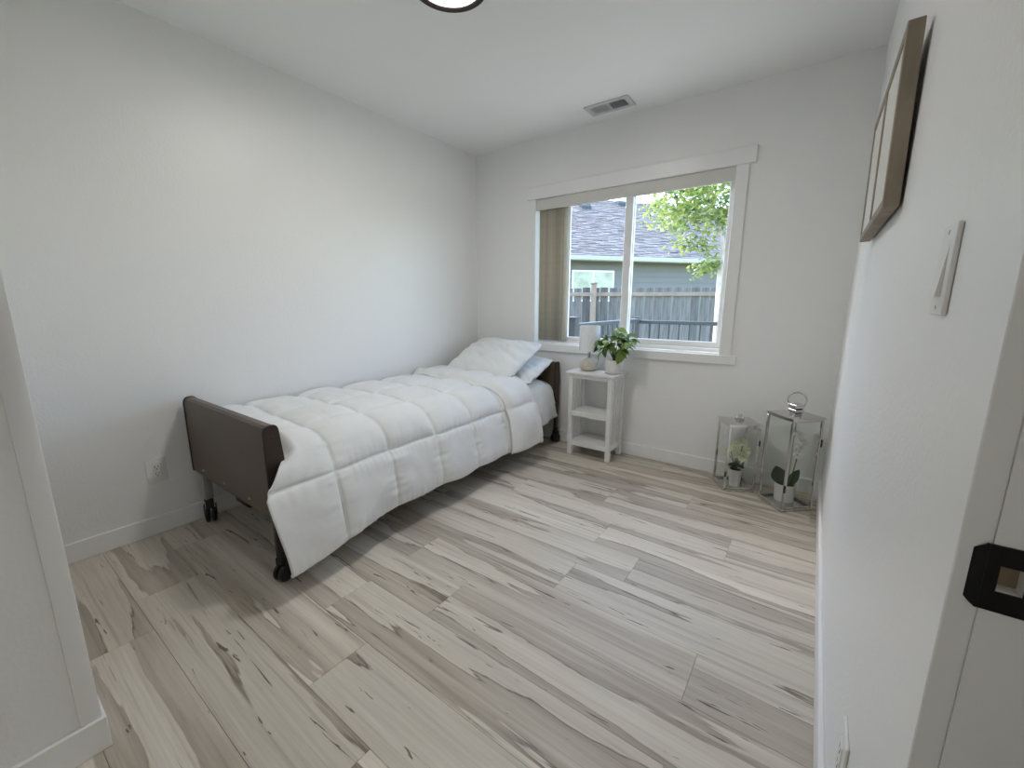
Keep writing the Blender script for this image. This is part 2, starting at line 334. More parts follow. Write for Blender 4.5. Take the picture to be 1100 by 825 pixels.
# left (sliding) sash
def sash(x0, x1, z0, z1, y0, y1, wl, wr, wb, wt):
    wpart('sash_stile', (x0, x0 + wl, y0, y1, z0, z1), M['vinyl']); wpart('sash_stile', (x1 - wr, x1, y0, y1, z0, z1), M['vinyl'])
    wpart('sash_rail', (x0 + wl, x1 - wr, y0, y1, z0, z0 + wb), M['vinyl']); wpart('sash_rail', (x0 + wl, x1 - wr, y0, y1, z1 - wt, z1), M['vinyl'])
    wpart('pane', (x0 + wl, x1 - wr, (y0 + y1) / 2 - .002, (y0 + y1) / 2 + .002, z0 + wb, z1 - wt), M['glass'], 0)
wpart('pane', (WX0 + .03, .89, .083, .087, WZ0 + .028, WZ1 - .03), M['glass'], 0)
sash(0.890, 1.437, WZ0 + .028, WZ1 - .03, 0.072, 0.098, .035, .058, .028, .03)
sash(1.395, WX1 - .016, WZ0 + .028, WZ1 - .03, 0.102, 0.130, .045, .032, .04, .03)
wpart('pull_handle', (1.425, 1.437, 0.062, 0.074, 1.25, 1.42), M['vinyl'], 0.002)
struct(wpart('stop', (WX0, WX1, 0.012, 0.065, WZ0 - .004, WZ0 + .004), M['trim'], 0.001))

# vertical blind stacked at the left
blind = tag(empty('vertical_blind', (0.8, 0.035, WZ1)), 'beige vertical blind stacked open at the left of the window', 'blind')
def bpart(name, b, mt, bev=0.002):
    o = boxo(name, b, mt, blind, bev); o.matrix_parent_inverse = Matrix.Translation(-Vector(blind.location)); return o
bpart('valance', (WX0 + .003, WX1 - .003, 0.0, 0.008, 1.900, 1.985), M['valance'])
bpart('head_rail', (WX0 + .01, WX1 - .01, 0.02, 0.05, 1.945, 1.985), M['valance'])
NV = 17
bm = bmesh.new()
grid_bm(bm, 6, 1, lambda u, v: Vector((0.006 * (1 - (2 * u - 1) ** 2), (u - .5) * .087, -0.545 + v * 1.09)))
vr = bm_obj('vane', bm, M['blind'], blind, True, None); sol = vr.modifiers.new('thick', 'SOLIDIFY'); sol.thickness = 0.0012
for k in range(NV):
    o = vr if k == 0 else vr.copy()
    if k: C.objects.link(o)
    o.matrix_parent_inverse = Matrix.Translation(-Vector(blind.location))
    o.location = (0.694 + k * 0.0136, 0.034, 1.396); o.rotation_euler = (0, 0, math.radians(-38 + random.uniform(-9, 9)))
    o.scale = (1, 0.62, 1)

# ---------------------------------------------------------------- bed
bed = tag(empty('hospital_bed', (0.49, -1.2, 0)), 'brown adjustable hospital bed on black casters along the wall', 'bed')
BI = Matrix.Translation(-Vector(bed.location))
def bp_(o): o.parent = bed; o.matrix_parent_inverse = BI; return o
def sub(o, par): o.parent = par; o.matrix_parent_inverse = (par.matrix_parent_inverse.inverted() @ Matrix.Identity(4)) if False else BI; return o
BX0, BX1 = 0.036, 0.925
def board(y, s, name):
    # s=+1: footboard, outer face towards -y
    base = [(0, .295), (0, .655), (.006, .675), (.018, .683), (.042, .683), (.052, .675), (.056, .66), (.072, .46), (.068, .42), (.022, .295)]
    pr = [(y + s * a, b) for a, b in base]
    bm = bmesh.new(); prism(bm, pr, BX0 + .016, BX1 - .016); p = bp_(bm_obj(name, bm, M['taupe'], None, True, 30))
    cx = sum(a for a, b in pr) / len(pr); cz = .5
    capp = [(cx + (a - cx) * 1.10, cz + (b - cz) * 1.018) for a, b in pr]
    for a, b in ((BX0, BX0 + .016), (BX1 - .016, BX1)):
        bm = bmesh.new(); prism(bm, capp, a, b)
        bmesh.ops.bevel(bm, geom=[e for e in bm.edges], offset=0.003, segments=2, affect='EDGES')
        c = bm_obj('end_cap', bm, M['capbrown'], p, True, 30)
    for k in range(3):
        bm = bmesh.new(); bmesh.ops.create_cone(bm, cap_ends=True, segments=10, radius1=.006, radius2=.005, depth=.006, matrix=Matrix.Translation((BX0 + .16 + k * .26, y - s * .002, .33)) @ Matrix.Rotation(PI / 2, 4, 'X'))
        bm_obj('bolt', bm, M['steel'], p, True)
    bm = bmesh.new(); bmesh.ops.create_cone(bm, cap_ends=True, segments=12, radius1=.006, radius2=.005, depth=.003, matrix=Matrix.Translation((BX1 + .0005, y + s * .03, .635)) @ Matrix.Rotation(PI / 2, 4, 'Y'))
    bm_obj('screw', bm, M['black'], p, True)
    return p
FB_Y, HB_Y = -2.353, -0.042
board(FB_Y, 1, 'footboard'); board(HB_Y, -1, 'headboard')
bp_(boxo('side_rail', (0.13, .16, FB_Y + .08, HB_Y - .08, .31, .37), M['capbrown'])); bp_(boxo('side_rail', (.82, .85, FB_Y + .08, HB_Y - .08, .31, .37), M['capbrown']))
for yy in (-2.0, -1.2, -.4): bp_(boxo('cross_bar', (.16, .82, yy - .02, yy + .02, .32, .36), M['capbrown']))
bp_(boxo('mattress_deck', (.08, .90, FB_Y + .08, HB_Y - .08, .37, .39), M['capbrown']))
bp_(boxo('gear_housing', (.09, .26, -2.20, -2.06, .07, .20), M['capbrown'], bev=.015, seg=3)); bp_(boxo('drive_shaft', (.17, .19, -2.06, -.6, .12, .14), M['steel'], bev=.004))
bp_(boxo('hanger', (.15, .17, -2.16, -2.10, .2, .32), M['steel']))
def caster(x, y, zt=.30, legm=M['capbrown'], w=.026, swivel=0.0):
    bp_(boxo('leg', (x - w / 2, x + w / 2, y - .02, y + .02, .13, zt), legm, bev=.004))
    f = bp_(boxo('caster_fork', (x - .018, x + .018, y - .016, y + .016, .075, .135), M['black'], bev=.006, seg=2))
    for s in (-1, 1):
        bm = bmesh.new(); xc = x + s * .014
        prof = [(0, -.009), (.030, -.009), (.037, -.006), (.039, 0), (.037, .006), (.030, .009), (0, .009)]
        rings = []
        for r, a in prof:
            rings.append([bm.verts.new((xc + a, y + r * math.cos(2 * PI * k / 20), .039 + r * math.sin(2 * PI * k / 20))) for k in range(20)] if r else [bm.verts.new((xc + a, y, .039))])
        for A, B in zip(rings, rings[1:]):
            for k in range(20):
                q = list(dict.fromkeys([A[k % len(A)], A[(k + 1) % 20 % len(A)], B[(k + 1) % 20 % len(B)], B[k % len(B)]])); bm.faces.new(q)
        bp_(bm_obj('caster_wheel', bm, M['black'], None, True, 40))
    for s in (-1, 1): bp_(boxo('fork_plate', (x + s * .026 - .002, x + s * .026 + .002, y - .012, y + .012, .034, .10), M['black'], bev=.001))
    rot = Matrix.Translation((x, y, 0)) @ Matrix.Rotation(swivel, 4, 'Z') @ Matrix.Translation((-x, -y, 0))
    for o in bpy.data.objects:
        if o.parent == bed and o.name.startswith(('caster_', 'fork_')) and not o.get('_sw'): o.data.transform(rot); o['_sw'] = 1
caster(.085, -2.318, .31, M['steel'], .03, math.radians(65)); caster(.898, -2.325, .36, swivel=math.radians(15)); caster(.085, -.085, .31); caster(.922, -.085, .34, swivel=math.radians(-20))
for o in bpy.data.objects:
    if '_sw' in o: del o['_sw']
bp_(boxo('lock_bracket', (.10, .125, -2.345, -2.325, .16, .30), M['steel']))
bp_(boxo('lock_bracket', (.06, .075, -2.335, -2.30, .11, .31), M['capbrown']))

def softbox(name, b, mt, r, label, cat):
    o = boxo(name, b, mt, None, bev=r, seg=5, smooth=True); return tag(o, label, cat)
softbox('mattress', (.06, .880, -2.275, -.125, .392, .530), M['mattress'], .05, 'thin grey-white mattress under the white bedding', 'mattress')

# cross-section of the bedding: from wall side to hem
def catmull(P, n=14):
    Q = []
    for i in range(len(P) - 1):
        p0, p1, p2, p3 = P[max(i - 1, 0)], P[i], P[i + 1], P[min(i + 2, len(P) - 1)]
        for k in range(n):
            t = k / n; Q.append(tuple(.5 * ((2 * b) + (-a + c) * t + (2 * a - 5 * b + 4 * c - d) * t * t + (-a + 3 * b - 3 * c + d) * t ** 3) for a, b, c, d in zip(p0, p1, p2, p3)))
    Q.append(P[-1]); return Q
class Prof:
    def __init__(s, P):
        s.Q = catmull(P)[::-1]; s.L = [0]
        for a, b in zip(s.Q, s.Q[1:]): s.L.append(s.L[-1] + math.dist(a, b))
        s.total = s.L[-1]
    def at(s, d):
        d = max(0, min(s.total - 1e-6, d)); i = 0
        lo, hi = 0, len(s.L) - 1
        while hi - lo > 1:
            md = (lo + hi) // 2
            if s.L[md] <= d: lo = md
            else: hi = md
        t = (d - s.L[lo]) / (s.L[hi] - s.L[lo]); a, b = s.Q[lo], s.Q[hi]
        tx, tz = b[0] - a[0], b[1] - a[1]; l = math.hypot(tx, tz)
        return a[0] + t * (b[0] - a[0]), a[1] + t * (b[1] - a[1]), tz / l, -tx / l   # outward normal
CP = Prof([(.012, .545), (.06, .580), (.2, .588), (.45, .588), (.70, .583), (.84, .560), (.915, .50), (.955, .42), (.975, .33), (.99, .24), (1.0, .14)])
SEAM_Y = [-2.40, -2.09, -1.795, -1.485, -1.18, -.87, -.56]
def seamv(y):
    for i in range(len(SEAM_Y) - 1):
        if y <= SEAM_Y[i + 1]: return i + (y - SEAM_Y[i]) / (SEAM_Y[i + 1] - SEAM_Y[i])
    return len(SEAM_Y) - 1.0
def pillowy(a): a = abs(a - math.floor(a + .5)) * 2; return 1 - (1 - min(1, a)) ** 3.2   # 0 on the seam, 1 mid-panel
def stitch(a): d = abs(a - math.floor(a + .5)) * .30; return math.exp(-(d / .005) ** 2)
def near(a): d = abs(a - math.floor(a + .5)) * .30; return math.exp(-(d / .05) ** 2)
def cpos(s, y, lift=0.0, puff=1.0):
    x, z, nx, nz = CP.at(s)
    cv = seamv(y); cu = s / .30
    q = (pillowy(cu) * pillowy(cv)) ** .55
    wdr = ss((.55 - s) / .35)
    h = lift + puff * (.036 - .010 * wdr) * q - puff * .007 * max(stitch(cu), stitch(cv))
    nv = Vector((s * 5, y * 5, 2.0))
    h += .010 * noise.noise(nv) + .005 * noise.noise(nv * 2.7)
    # fine gathers beside the seams
    h += puff * .0055 * (noise.noise(Vector((s * 8, y * 42, 5))) * near(cu) * (.35 + .65 * wdr) + noise.noise(Vector((s * 42, y * 8, 7))) * near(cv))
    h += puff * .006 * wdr * noise.noise(Vector((s * 7 + y * 9, s * 9 - y * 6, 11)))
    f = ss((-1.85 - y) / .5); f2 = ss((-2.02 - y) / .28)
    x2 = x + nx * h + .05 * f * wdr; z2 = z + nz * h - .055 * f * ss((.30 - s) / .3)
    y2 = y - .115 * f2 * min(1, max(0, (.43 - s) / .15)) + .04 * f2 * ss((.27 - s) / .27)
    x2 += wdr * .007 * math.sin(y * 9.0 + 1) + wdr * .006 * math.sin(y * 20.5)
    z2 += .007 * math.sin(y * 20.7 + .5) * ss((.1 - s) / .1)
    return Vector((max(x2, .03), y2, max(z2, .03)))
bm = bmesh.new()
Y0c, Y1c = -2.285, -.565
def cf(u, v):
    s = u * CP.total; y = Y0c + v * (Y1c - Y0c); p = cpos(s, y)
    e = ss((-2.225 - y) / .06)         # tuck down behind the footboard
    if s > .36: p.z -= .05 * e * ss((s - .36) / .12)
    return p
grid_bm(bm, 230, 300, cf)
comf = tag(bm_obj('comforter', bm, M['comforter'], None, True, None), 'white quilted comforter spread over the bed', 'comforter')
sol = comf.modifiers.new('thick', 'SOLIDIFY'); sol.thickness = .012; sol.offset = -1
# folded-back top edge: rolls over at the head side and lies on the comforter
bm = bmesh.new(); YA, YB = -.868, -.555
def ff(u, v):
    s = u * CP.total
    yy = YA + .02 * math.sin(s * 6) + .01 * noise.noise(Vector((s * 7, 3, 1)))
    if v < .75:
        t = v / .75; y = yy + t * (YB - yy)
        x, z, nx, nz = CP.at(s); cu = s / .30
        base = cpos(s, min(y, -.57), .0, .6)
        h = .014 + .030 * ss(t / .18) * (.55 + .45 * pillowy(cu) ** .6) + .008 * noise.noise(Vector((s * 6, y * 8, 9))) + .02 * ss((.45 - s) / .3)
        q_ = base + Vector((nx * h, (y - min(y, -.57)), nz * h)); q_.x = max(q_.x, .03); return q_
    t = (v - .75) / .25; a = t * PI
    x, z, nx, nz = CP.at(s); base = cpos(s, -.57, .0, .6)
    h = .024 + .026 * math.cos(a) + .02 * ss((.45 - s) / .3)
    q_ = base + Vector((nx * h, (YB + .57) + .030 * math.sin(a) - .05 * ss((t - .7) / .3), nz * h)); q_.x = max(q_.x, .03); return q_
grid_bm(bm, 100, 44, ff)
fold = bm_obj('turned_down_edge', bm, M['comforter'], comf, True, None)
sol = fold.modifiers.new('thick', 'SOLIDIFY'); sol.thickness = .010; sol.offset = -1

SP = Prof([(.05, .548), (.08, .556), (.3, .558), (.6, .558), (.78, .552), (.865, .525), (.905, .47), (.925, .40), (.943, .30), (.948, .20)])
bm = bmesh.new()
def sf(u, v):
    s = u * SP.total; y = -.80 + v * (.80 - .128); x, z, nx, nz = SP.at(s)
    dr = ss((.36 - s) / .25)
    h = dr * (.010 * math.sin(y * 38 + 2 * math.sin(s * 9)) + .010 * noise.noise(Vector((s * 3, y * 16, 4)))) + .005 * noise.noise(Vector((s * 8, y * 8, 2)))
    zz = z + nz * h; e = ss((y + .24) / .11)
    p = Vector((x + nx * h - .025 * e * dr, y, zz - .03 * e * (1 - dr) + .025 * ss((y + .5) / .4) * ss((.15 - s) / .15)))
    if s < .5: p.y += .045 * ss((.45 - s) / .3) * e
    return p
grid_bm(bm, 70, 60, sf)
sh = tag(bm_obj('bed_sheet', bm, M['sheet'], None, True, None), 'white bed sheet hanging over the mattress side by the headboard', 'sheet')
sol = sh.modifiers.new('thick', 'SOLIDIFY'); sol.thickness = .004; sol.offset = 1

def pillow(name, hw, hh, th, mtx, label, seed, flange=.0):
    bm = bmesh.new(); N = 44; NV_ = 32
    def surf(sgn):
        def f(u, v):
            a, b = 2 * u - 1, 2 * v - 1
            t = (max(0, 1 - abs(a) ** 3.0) ** .6) * (max(0, 1 - abs(b) ** 2.8) ** .6)
            cr = 1 - .05 * (a * b) ** 4; x = a * hw * cr * (1 - .03 * (1 - b * b)); y = b * hh * cr * (1 - .035 * (1 - a * a))
            nn = Vector((a * 2.2 + seed, b * 2.2, seed * 2 + sgn))
            wr = .018 * noise.noise(nn) + .016 * noise.noise(Vector((a * 3.5 + b * 5, (b - a) * 1.2, seed))) + .007 * noise.noise(Vector((a * 9 + b * 7, (b - a) * 2.5, seed + 4)))
            edge = ss((abs(a) - .72) / .28)
            wr += edge * .010 * math.sin(b * 14 + seed)
            z = sgn * th * t + wr * (t * .9 + .35)
            return Vector((x, y, z))
        return f
    A = grid_bm(bm, N, NV_, surf(1)); B = grid_bm(bm, N, NV_, surf(-1))
    bmesh.ops.remove_doubles(bm, verts=bm.verts, dist=.0015)
    for i in range(N + 1):
        for j in (0, NV_):
            pass
    o = bm_obj(name, bm, M['pillow'], None, True, None); o.matrix_world = mtx; sb = o.modifiers.new('sub', 'SUBSURF'); sb.levels = 1; sb.render_levels = 1
    return tag(o, label, 'pillow', 'pillows at the head of the bed')
def pm(loc, tilt, yaw, roll=0): return Matrix.Translation(loc) @ Matrix.Rotation(yaw, 4, 'Z') @ Matrix.Rotation(tilt, 4, 'X') @ Matrix.Rotation(roll, 4, 'Y')
pillow('pillow', .345, .24, .064, pm((.555, -.280, .628), math.radians(17), math.radians(3)), 'white pillow lying underneath against the headboard', 3.3)
pillow('pillow', .360, .262, .095, pm((.490, -.395, .718), math.radians(27), math.radians(-3)), 'larger white pillow on top leaning towards the headboard', 1.1)

# ---------------------------------------------------------------- nightstand
ns = tag(empty('nightstand', (1.305, -.15, 0)), 'white slatted nightstand with two open shelves beside the bed', 'nightstand')
NI = Matrix.Translation(-Vector(ns.location))
def np_(name, b, bev=.002, mt=None):
    o = boxo(name, b, mt or M['white'], ns, bev); o.matrix_parent_inverse = NI; return o
nx0, nx1, ny0, ny1, nz = 1.135, 1.482, -.272, -.030, .655
np_('top', (nx0 - .022, nx1 + .022, ny0 - .018, ny1 + .012, nz - .018, nz), .004)
lg = .034
for x in (nx0, nx1 - lg):
    for y in (ny0, ny1 - lg): np_('leg', (x, x + lg, y, y + lg, 0, nz - .018), .003)
np_('apron', (nx0 + lg, nx1 - lg, ny0 + .004, ny0 + .02, nz - .05, nz - .018)); np_('apron', (nx0 + lg, nx1 - lg, ny1 - .02, ny1 - .004, nz - .05, nz - .018))
for x in (nx0 + .006, nx1 - .022):
    np_('apron', (x, x + .016, ny0 + lg, ny1 - lg, nz - .05, nz - .018)); np_('side_rail', (x, x + .016, ny0 + lg, ny1 - lg, .075, .115))
    for k in range(4):
        yc = ny0 + lg + (k + .5) * (ny1 - ny0 - 2 * lg) / 4
        np_('slat', (x + .003, x + .013, yc - .009, yc + .009, .115, nz - .05), .001)
np_('shelf', (nx0 + .02, nx1 - .02, ny0 + .004, ny1 - .004, .312, .350)); np_('shelf', (nx0 + .02, nx1 - .02, ny0 + .004, ny1 - .004, .078, .116))

# lamp
lx, ly = 1.238, -.150
lamp = tag(empty('table_lamp', (lx, ly, nz)), 'small table lamp with white shade and round beige base on nightstand', 'lamp')
lathe('lamp_base', [(0, 0), (.035, 0), (.052, .006), (.066, .022), (.073, .045), (.070, .066), (.056, .085), (.035, .094), (.018, .098), (0, .098)], M['stone'], lamp)
lathe('lamp_neck', [(.010, .095), (.010, .16), (.016, .162), (.016, .2), (0, .2)], M['steel'], lamp, 16)
lathe('lamp_shade', [(.077, .148), (.080, .148), (.076, .338), (.073, .338), (.0745, .30), (.077, .148)], M['shade'], lamp, 40)
lathe('bulb', [(0, .27), (.02, .26), (.028, .24), (.022, .215), (.013, .2), (0, .2)], M['plastic'], lamp, 16)

# potted plant
def leaf_mesh(name, L, Wd, curl=.25, heart=True):
    bm = bmesh.new(); n = 7; rows = []
    for i in range(n + 1):
        t = i / n
        wv = Wd * (math.sin(PI * min(1, (t * .92 + .08)) ** .8) if heart else math.sin(PI * t) ** .8) * (1 if i < n else .02)
        if i == 0: wv = Wd * (.35 if heart else .04)
        zc = -curl * L * t * t
        rows.append([bm.verts.new((k * wv / 2, t * L, zc + (abs(k) * .18 * wv))) for k in (-1, -.5, 0, .5, 1)])
    for a, b in zip(rows, rows[1:]):
        for k in range(4): bm.faces.new((a[k], a[k + 1], b[k + 1], b[k]))
    me = bpy.data.meshes.new(name); bm.to_mesh(me); bm.free()
    for p in me.polygons: p.use_smooth = True
    return me
px_, py_ = 1.445, -.165
plant = tag(empty('potted_plant', (px_, py_, nz)), 'leafy green plant in a white ribbed pot on nightstand', 'plant')
prof = [(0, .006), (.050, .006), (.054, .010)]
for i in range(1, 26):
    t = i / 25; prof.append((.054 + .010 * math.sin(PI * t * .6) + (.0016 if i % 3 == 0 else 0), .010 + t * .09))
prof += [(.058, .100), (.055, .088), (0, .086)]
lathe('pot', prof, M['pot'], plant, 40)
lathe('saucer', [(0, 0), (.055, 0), (.064, .006), (.068, .014), (.065, .014), (.06, .008), (0, .006)], M['pot'], plant, 40)
lathe('soil', [(0, .094), (.03, .093), (.054, .089), (.03, .087)], M['soil'], plant, 24)
pl_me = leaf_mesh('pothos_leaf', .088, .060, .30); pl_me.materials.append(M['leaf'])
rng = random.Random(12)
def face_leaf(me, name, parent, pos, dirv, nrm, size):
    o = bpy.data.objects.new(name, me); C.objects.link(o); o.parent = parent
    y = Vector(dirv).normalized(); x = y.cross(Vector(nrm)).normalized(); z = x.cross(y)
    mm = Matrix((x, y, z)).transposed().to_4x4() @ Matrix.Diagonal((size[0], size[1], size[1], 1)); mm.translation = Vector(pos); o.matrix_local = mm; return o
def place_leaf(me, name, parent, pos, dirv, size, rollr=.5, R=rng):
    o = bpy.data.objects.new(name, me); C.objects.link(o); o.parent = parent
    d = Vector(dirv).normalized(); q = d.to_track_quat('Y', 'Z'); q = q @ __import__('mathutils').Quaternion((0, 1, 0), R.uniform(-rollr, rollr))
    o.location = pos; o.rotation_mode = 'QUATERNION'; o.rotation_quaternion = q; o.scale = (size,) * 3; return o
stem_ends = [(-.115, -.03, .235), (-.085, -.055, .20), (-.06, .03, .27), (.02, -.02, .33), (.05, -.05, .275), (.095, 0, .29), (.115, .02, .25), (.07, -.07, .19), (-.04, -.07, .24), (.01, .05, .29), (.12, -.045, .23), (-.10, .03, .26), (0, -.085, .22)]
for e in stem_ends:
    e = Vector(e); b0 = Vector((rng.uniform(-.012, .012), rng.uniform(-.012, .012), .09)); mid = b0.lerp(e, .55) + Vector((-e.x * .25, -e.y * .25, .03))
    pts = [b0.lerp(mid, t).lerp(mid.lerp(e, t), t) for t in [k / 7 for k in range(8)]]
    tube('stem', pts, [.0032 - .0002 * k for k in range(8)], M['stem'], plant, 6)
    for q in range(6):
        t = .62 + .38 * q / 5; p = b0.lerp(mid, t).lerp(mid.lerp(e, t), t)
        an = rng.uniform(0, 2 * PI); out_ = Vector((e.x, e.y, 0)).normalized() if Vector((e.x, e.y, 0)).length > .01 else Vector((1, 0, 0))
        d = out_ * .8 + Vector((math.cos(an), math.sin(an), rng.uniform(-.7, .25))) * .8
        place_leaf(pl_me, 'leaf', plant, p, d, rng.uniform(.62, 1.0))
for pos, d, s_ in (((.062, -.03, .19), (.25, -.25, -1), 1.15), ((.05, -.05, .15), (.15, -.1, -1), .9), ((-.07, -.06, .16), (-.4, -.4, -.8), .9)):
    place_leaf(pl_me, 'leaf', plant, pos, d, s_, .2)

# ---------------------------------------------------------------- lanterns
def lantern(cx, cy, side, hgt, rz, label, handle):
    L = tag(empty('glass_lantern', (cx, cy, 0), rz), label, 'lantern', 'steel and glass floor lanterns')
    h = side / 2; w_ = .013
    def P(name, b, mt=M['chrome'], bev=.0015): return boxo(name, b, mt, L, bev)
    P('base', (-h, h, -h, h, 0, .016)); 
    for sx in (-1, 1):
        for sy in (-1, 1):
            P('post', tuple(sorted((sx * h, sx * (h - w_)))) + tuple(sorted((sy * h, sy * (h - w_)))) + (.016, hgt - .016))
    for s in (-1, 1):
        P('top_rail', (-h, h) + tuple(sorted((s * h, s * (h - w_)))) + (hgt - .016, hgt)); P('top_rail', tuple(sorted((s * h, s * (h - w_)))) + (-h + w_, h - w_, hgt - .016, hgt))
        P('bottom_rail', (-h + w_, h - w_) + tuple(sorted((s * (h - .003), s * (h - .010)))) + (.016, .028)); P('bottom_rail', tuple(sorted((s * (h - .003), s * (h - .010)))) + (-h + w_, h - w_, .016, .028))
        P('pane', (-h + w_, h - w_) + tuple(sorted((s * (h - .005), s * (h - .0075)))) + (.028, hgt - .016), M['lglass'], 0); P('pane', tuple(sorted((s * (h - .005), s * (h - .0075)))) + (-h + w_, h - w_, .028, hgt - .016), M['lglass'], 0)
    # shallow hipped roof
    bm = bmesh.new(); r0 = h + .004; r1 = h * .36; zr = hgt + (.022 if handle else .012)
    lo = [bm.verts.new((x * r0, y * r0, hgt)) for x, y in ((-1, -1), (1, -1), (1, 1), (-1, 1))]; ed = [bm.verts.new((v.co.x, v.co.y, hgt + .004)) for v in lo]
    hi = [bm.verts.new((x * r1, y * r1, zr)) for x, y in ((-1, -1), (1, -1), (1, 1), (-1, 1))]
    for A, B in ((lo, ed), (ed, hi)):
        for i in range(4): bm.faces.new((A[i], A[(i + 1) % 4], B[(i + 1) % 4], B[i]))
    bm.faces.new(lo[::-1]); bm.faces.new(hi); bm_obj('roof', bm, M['chrome'], L)
    lt = P('latch', (-h - .006, -h + .001, -h + .004, -h + .016, hgt * .48, hgt * .57), M['black']) if False else None
    P('hinge', (h - .006, h + .003, -h - .003, -h + .006, hgt * .70, hgt * .78), M['black']); P('hinge', (-h - .003, -h + .006, -h - .003, -h + .006, hgt * .22, hgt * .30), M['black'])
    if handle:
        c = .027
        P('chimney', (-c, c, -c, c, zr - .004, zr + .012)); P('chimney', (-c * .78, c * .78, -c * .78, c * .78, zr + .012, zr + .020), M['slot']); P('chimney', (-c, c, -c, c, zr + .020, zr + .034)); P('cap', (-c - .004, c + .004, -c - .004, c + .004, zr + .034, zr + .040))
        pts = []; rr = .043; zc = zr + .064
        a0 = -.75
        for k in range(25):
            a = a0 + (PI - 2 * a0) * k / 24; pts.append((rr * math.cos(a) * .72, -rr * math.cos(a) * .72, zc + rr * math.sin(a)))
        hd = bmesh.new(); tube_bm(hd, [(p[0], p[1], p[2]) for p in pts], .0045, 8); bm_obj('handle', hd, M['chrome'], L, True, 60)
    else:
        P('finial_plate', (-.022, .022, -.022, .022, zr - .002, zr + .006))
        for k in range(6):
            a = k * PI / 3; lathe('finial_petal', [(0, 0), (.008, .003), (.010, .010), (.006, .018), (0, .021)], M['chrome'], L, 10, (.016 * math.cos(a), .016 * math.sin(a), zr + .004))
        lathe('finial_knob', [(.006, 0), (.006, .012), (.012, .018), (.010, .028), (0, .034)], M['chrome'], L, 14, (0, 0, zr + .004))
    return L
lantern(2.287, -.160, .184, .432, math.radians(30), 'shorter steel and glass lantern holding cream flowers', False)
lantern(2.571, -.262, .192, .542, math.radians(44), 'taller steel and glass lantern with ring handle beside right wall', True)

# cream flowers in the short lantern
fx, fy = 2.297, -.185
fl = tag(empty('flower_pot', (fx, fy, .016)), 'cream flowers in white pot inside the shorter lantern', 'plant')
lathe('pot', [(0, 0), (.029, 0), (.040, .108), (.042, .112), (.038, .112), (.036, .10), (0, .098)], M['pot'], fl, 28)
lathe('soil', [(0, .104), (.036, .101), (.02, .099)], M['soil'], fl, 16)
pet = leaf_mesh('petal', .036, .042, .35, True); pet.materials.append(M['petal'])
dl = leaf_mesh('leaf_dark', .052, .034, .2, True); dl.materials.append(M['dleaf'])
for k in range(16):
    a = rng.uniform(0, 2 * PI); place_leaf(dl, 'leaf', fl, (.012 * math.cos(a), .012 * math.sin(a), .112 + rng.uniform(0, .045)), (math.cos(a), math.sin(a), rng.uniform(-.1, .6)), rng.uniform(.7, 1.0))
# measured flower heads
heads = [(-.030, -.005, .222), (.010, -.022, .205), (.034, .010, .225), (-.008, .014, .243), (.020, -.004, .262), (-.044, .02, .20), (.0, .03, .215), (-.012, -.026, .235), (.03, -.02, .195)]
for i, hp in enumerate(heads):
    hp = (hp[0] * 1.35, hp[1] * 1.25, .235 + (hp[2] - .222) * 1.35); e = Vector(hp); tube('stem', [(0, 0, .105), (e.x * .4, e.y * .4, .16), tuple(e)], .0018, M['stem'], fl, 6)
    hd = empty('flower', hp); hd.parent = fl
    ax = Vector((e.x * 8 + rng.uniform(-.3, .3), e.y * 8 - .45, .6)).normalized(); q = ax.to_track_quat('Z', 'Y')
    for k in range(7):
        a = k * 2 * PI / 5 + (.6 if k > 4 else 0); d = q @ Vector((math.cos(a), math.sin(a), .25 if k < 5 else .9)); place_leaf(pet, 'petal', hd, (0, 0, 0), d, 1.0 if k < 5 else .8, .3)
for k in range(3): place_leaf(dl, 'leaf', fl, heads[k], (rng.uniform(-1, 1), -.5, .8), .5)
# orchid in the tall lantern
ox, oy = 2.566, -.235
orc = tag(empty('orchid_pot', (ox, oy, .016)), 'white orchid in white pot inside the taller lantern', 'plant')
lathe('pot', [(0, 0), (.046, 0), (.050, .006), (.053, .100), (.055, .104), (.050, .104), (.048, .09), (0, .088)], M['white'], orc, 32)
lathe('soil', [(0, .098), (.046, .094), (.03, .09)], M['soil'], orc, 20)
ol = leaf_mesh('orchid_leaf', .135, .060, .22, False); ol.materials.append(M['dleaf'])
for p_, d_, n_l, s_ in (((-.020, -.004, .092), (-.28, -.02, 1), (.3, -1, .25), (1.45, .80)), ((.026, .002, .092), (.22, .04, 1), (-.45, -1, .2), (.85, .80)), ((.0, .016, .092), (.2, .9, .7), (0, -.6, 1), (.7, .5))):
    face_leaf(ol, 'leaf', orc, p_, d_, n_l, s_)
stp = [(.012, 0, .09), (.030, .002, .18), (.040, .0, .28), (.044, -.004, .36), (.030, -.01, .42), (.0, -.02, .45)]
tube('stem', stp, [.003, .003, .0028, .0025, .002, .0015], M['stem'], orc, 8)
tube('support_stick', [(.014, .004, .09), (.050, .01, .32)], .002, M['capbrown'], orc, 6)
wp = leaf_mesh('orchid_petal', .036, .034, .15, True); wp.materials.append(M['wpetal'])
for hp in ((.040, -.012, .30), (.046, -.008, .345), (.044, -.014, .385), (.024, -.02, .425), (.062, .0, .365)):
    hd = empty('flower', hp); hd.parent = orc; q = Vector((rng.uniform(-.4, .4), -1, .2)).to_track_quat('Z', 'Y')
    for k in range(5):
        a = k * 2 * PI / 5; place_leaf(wp, 'petal', hd, (0, 0, 0), q @ Vector((math.cos(a), math.sin(a), .2)), 1.0, .2)
    place_leaf(dl, 'lip', hd, (0, -.004, -.004), (0, -.5, -1), .16, .1)

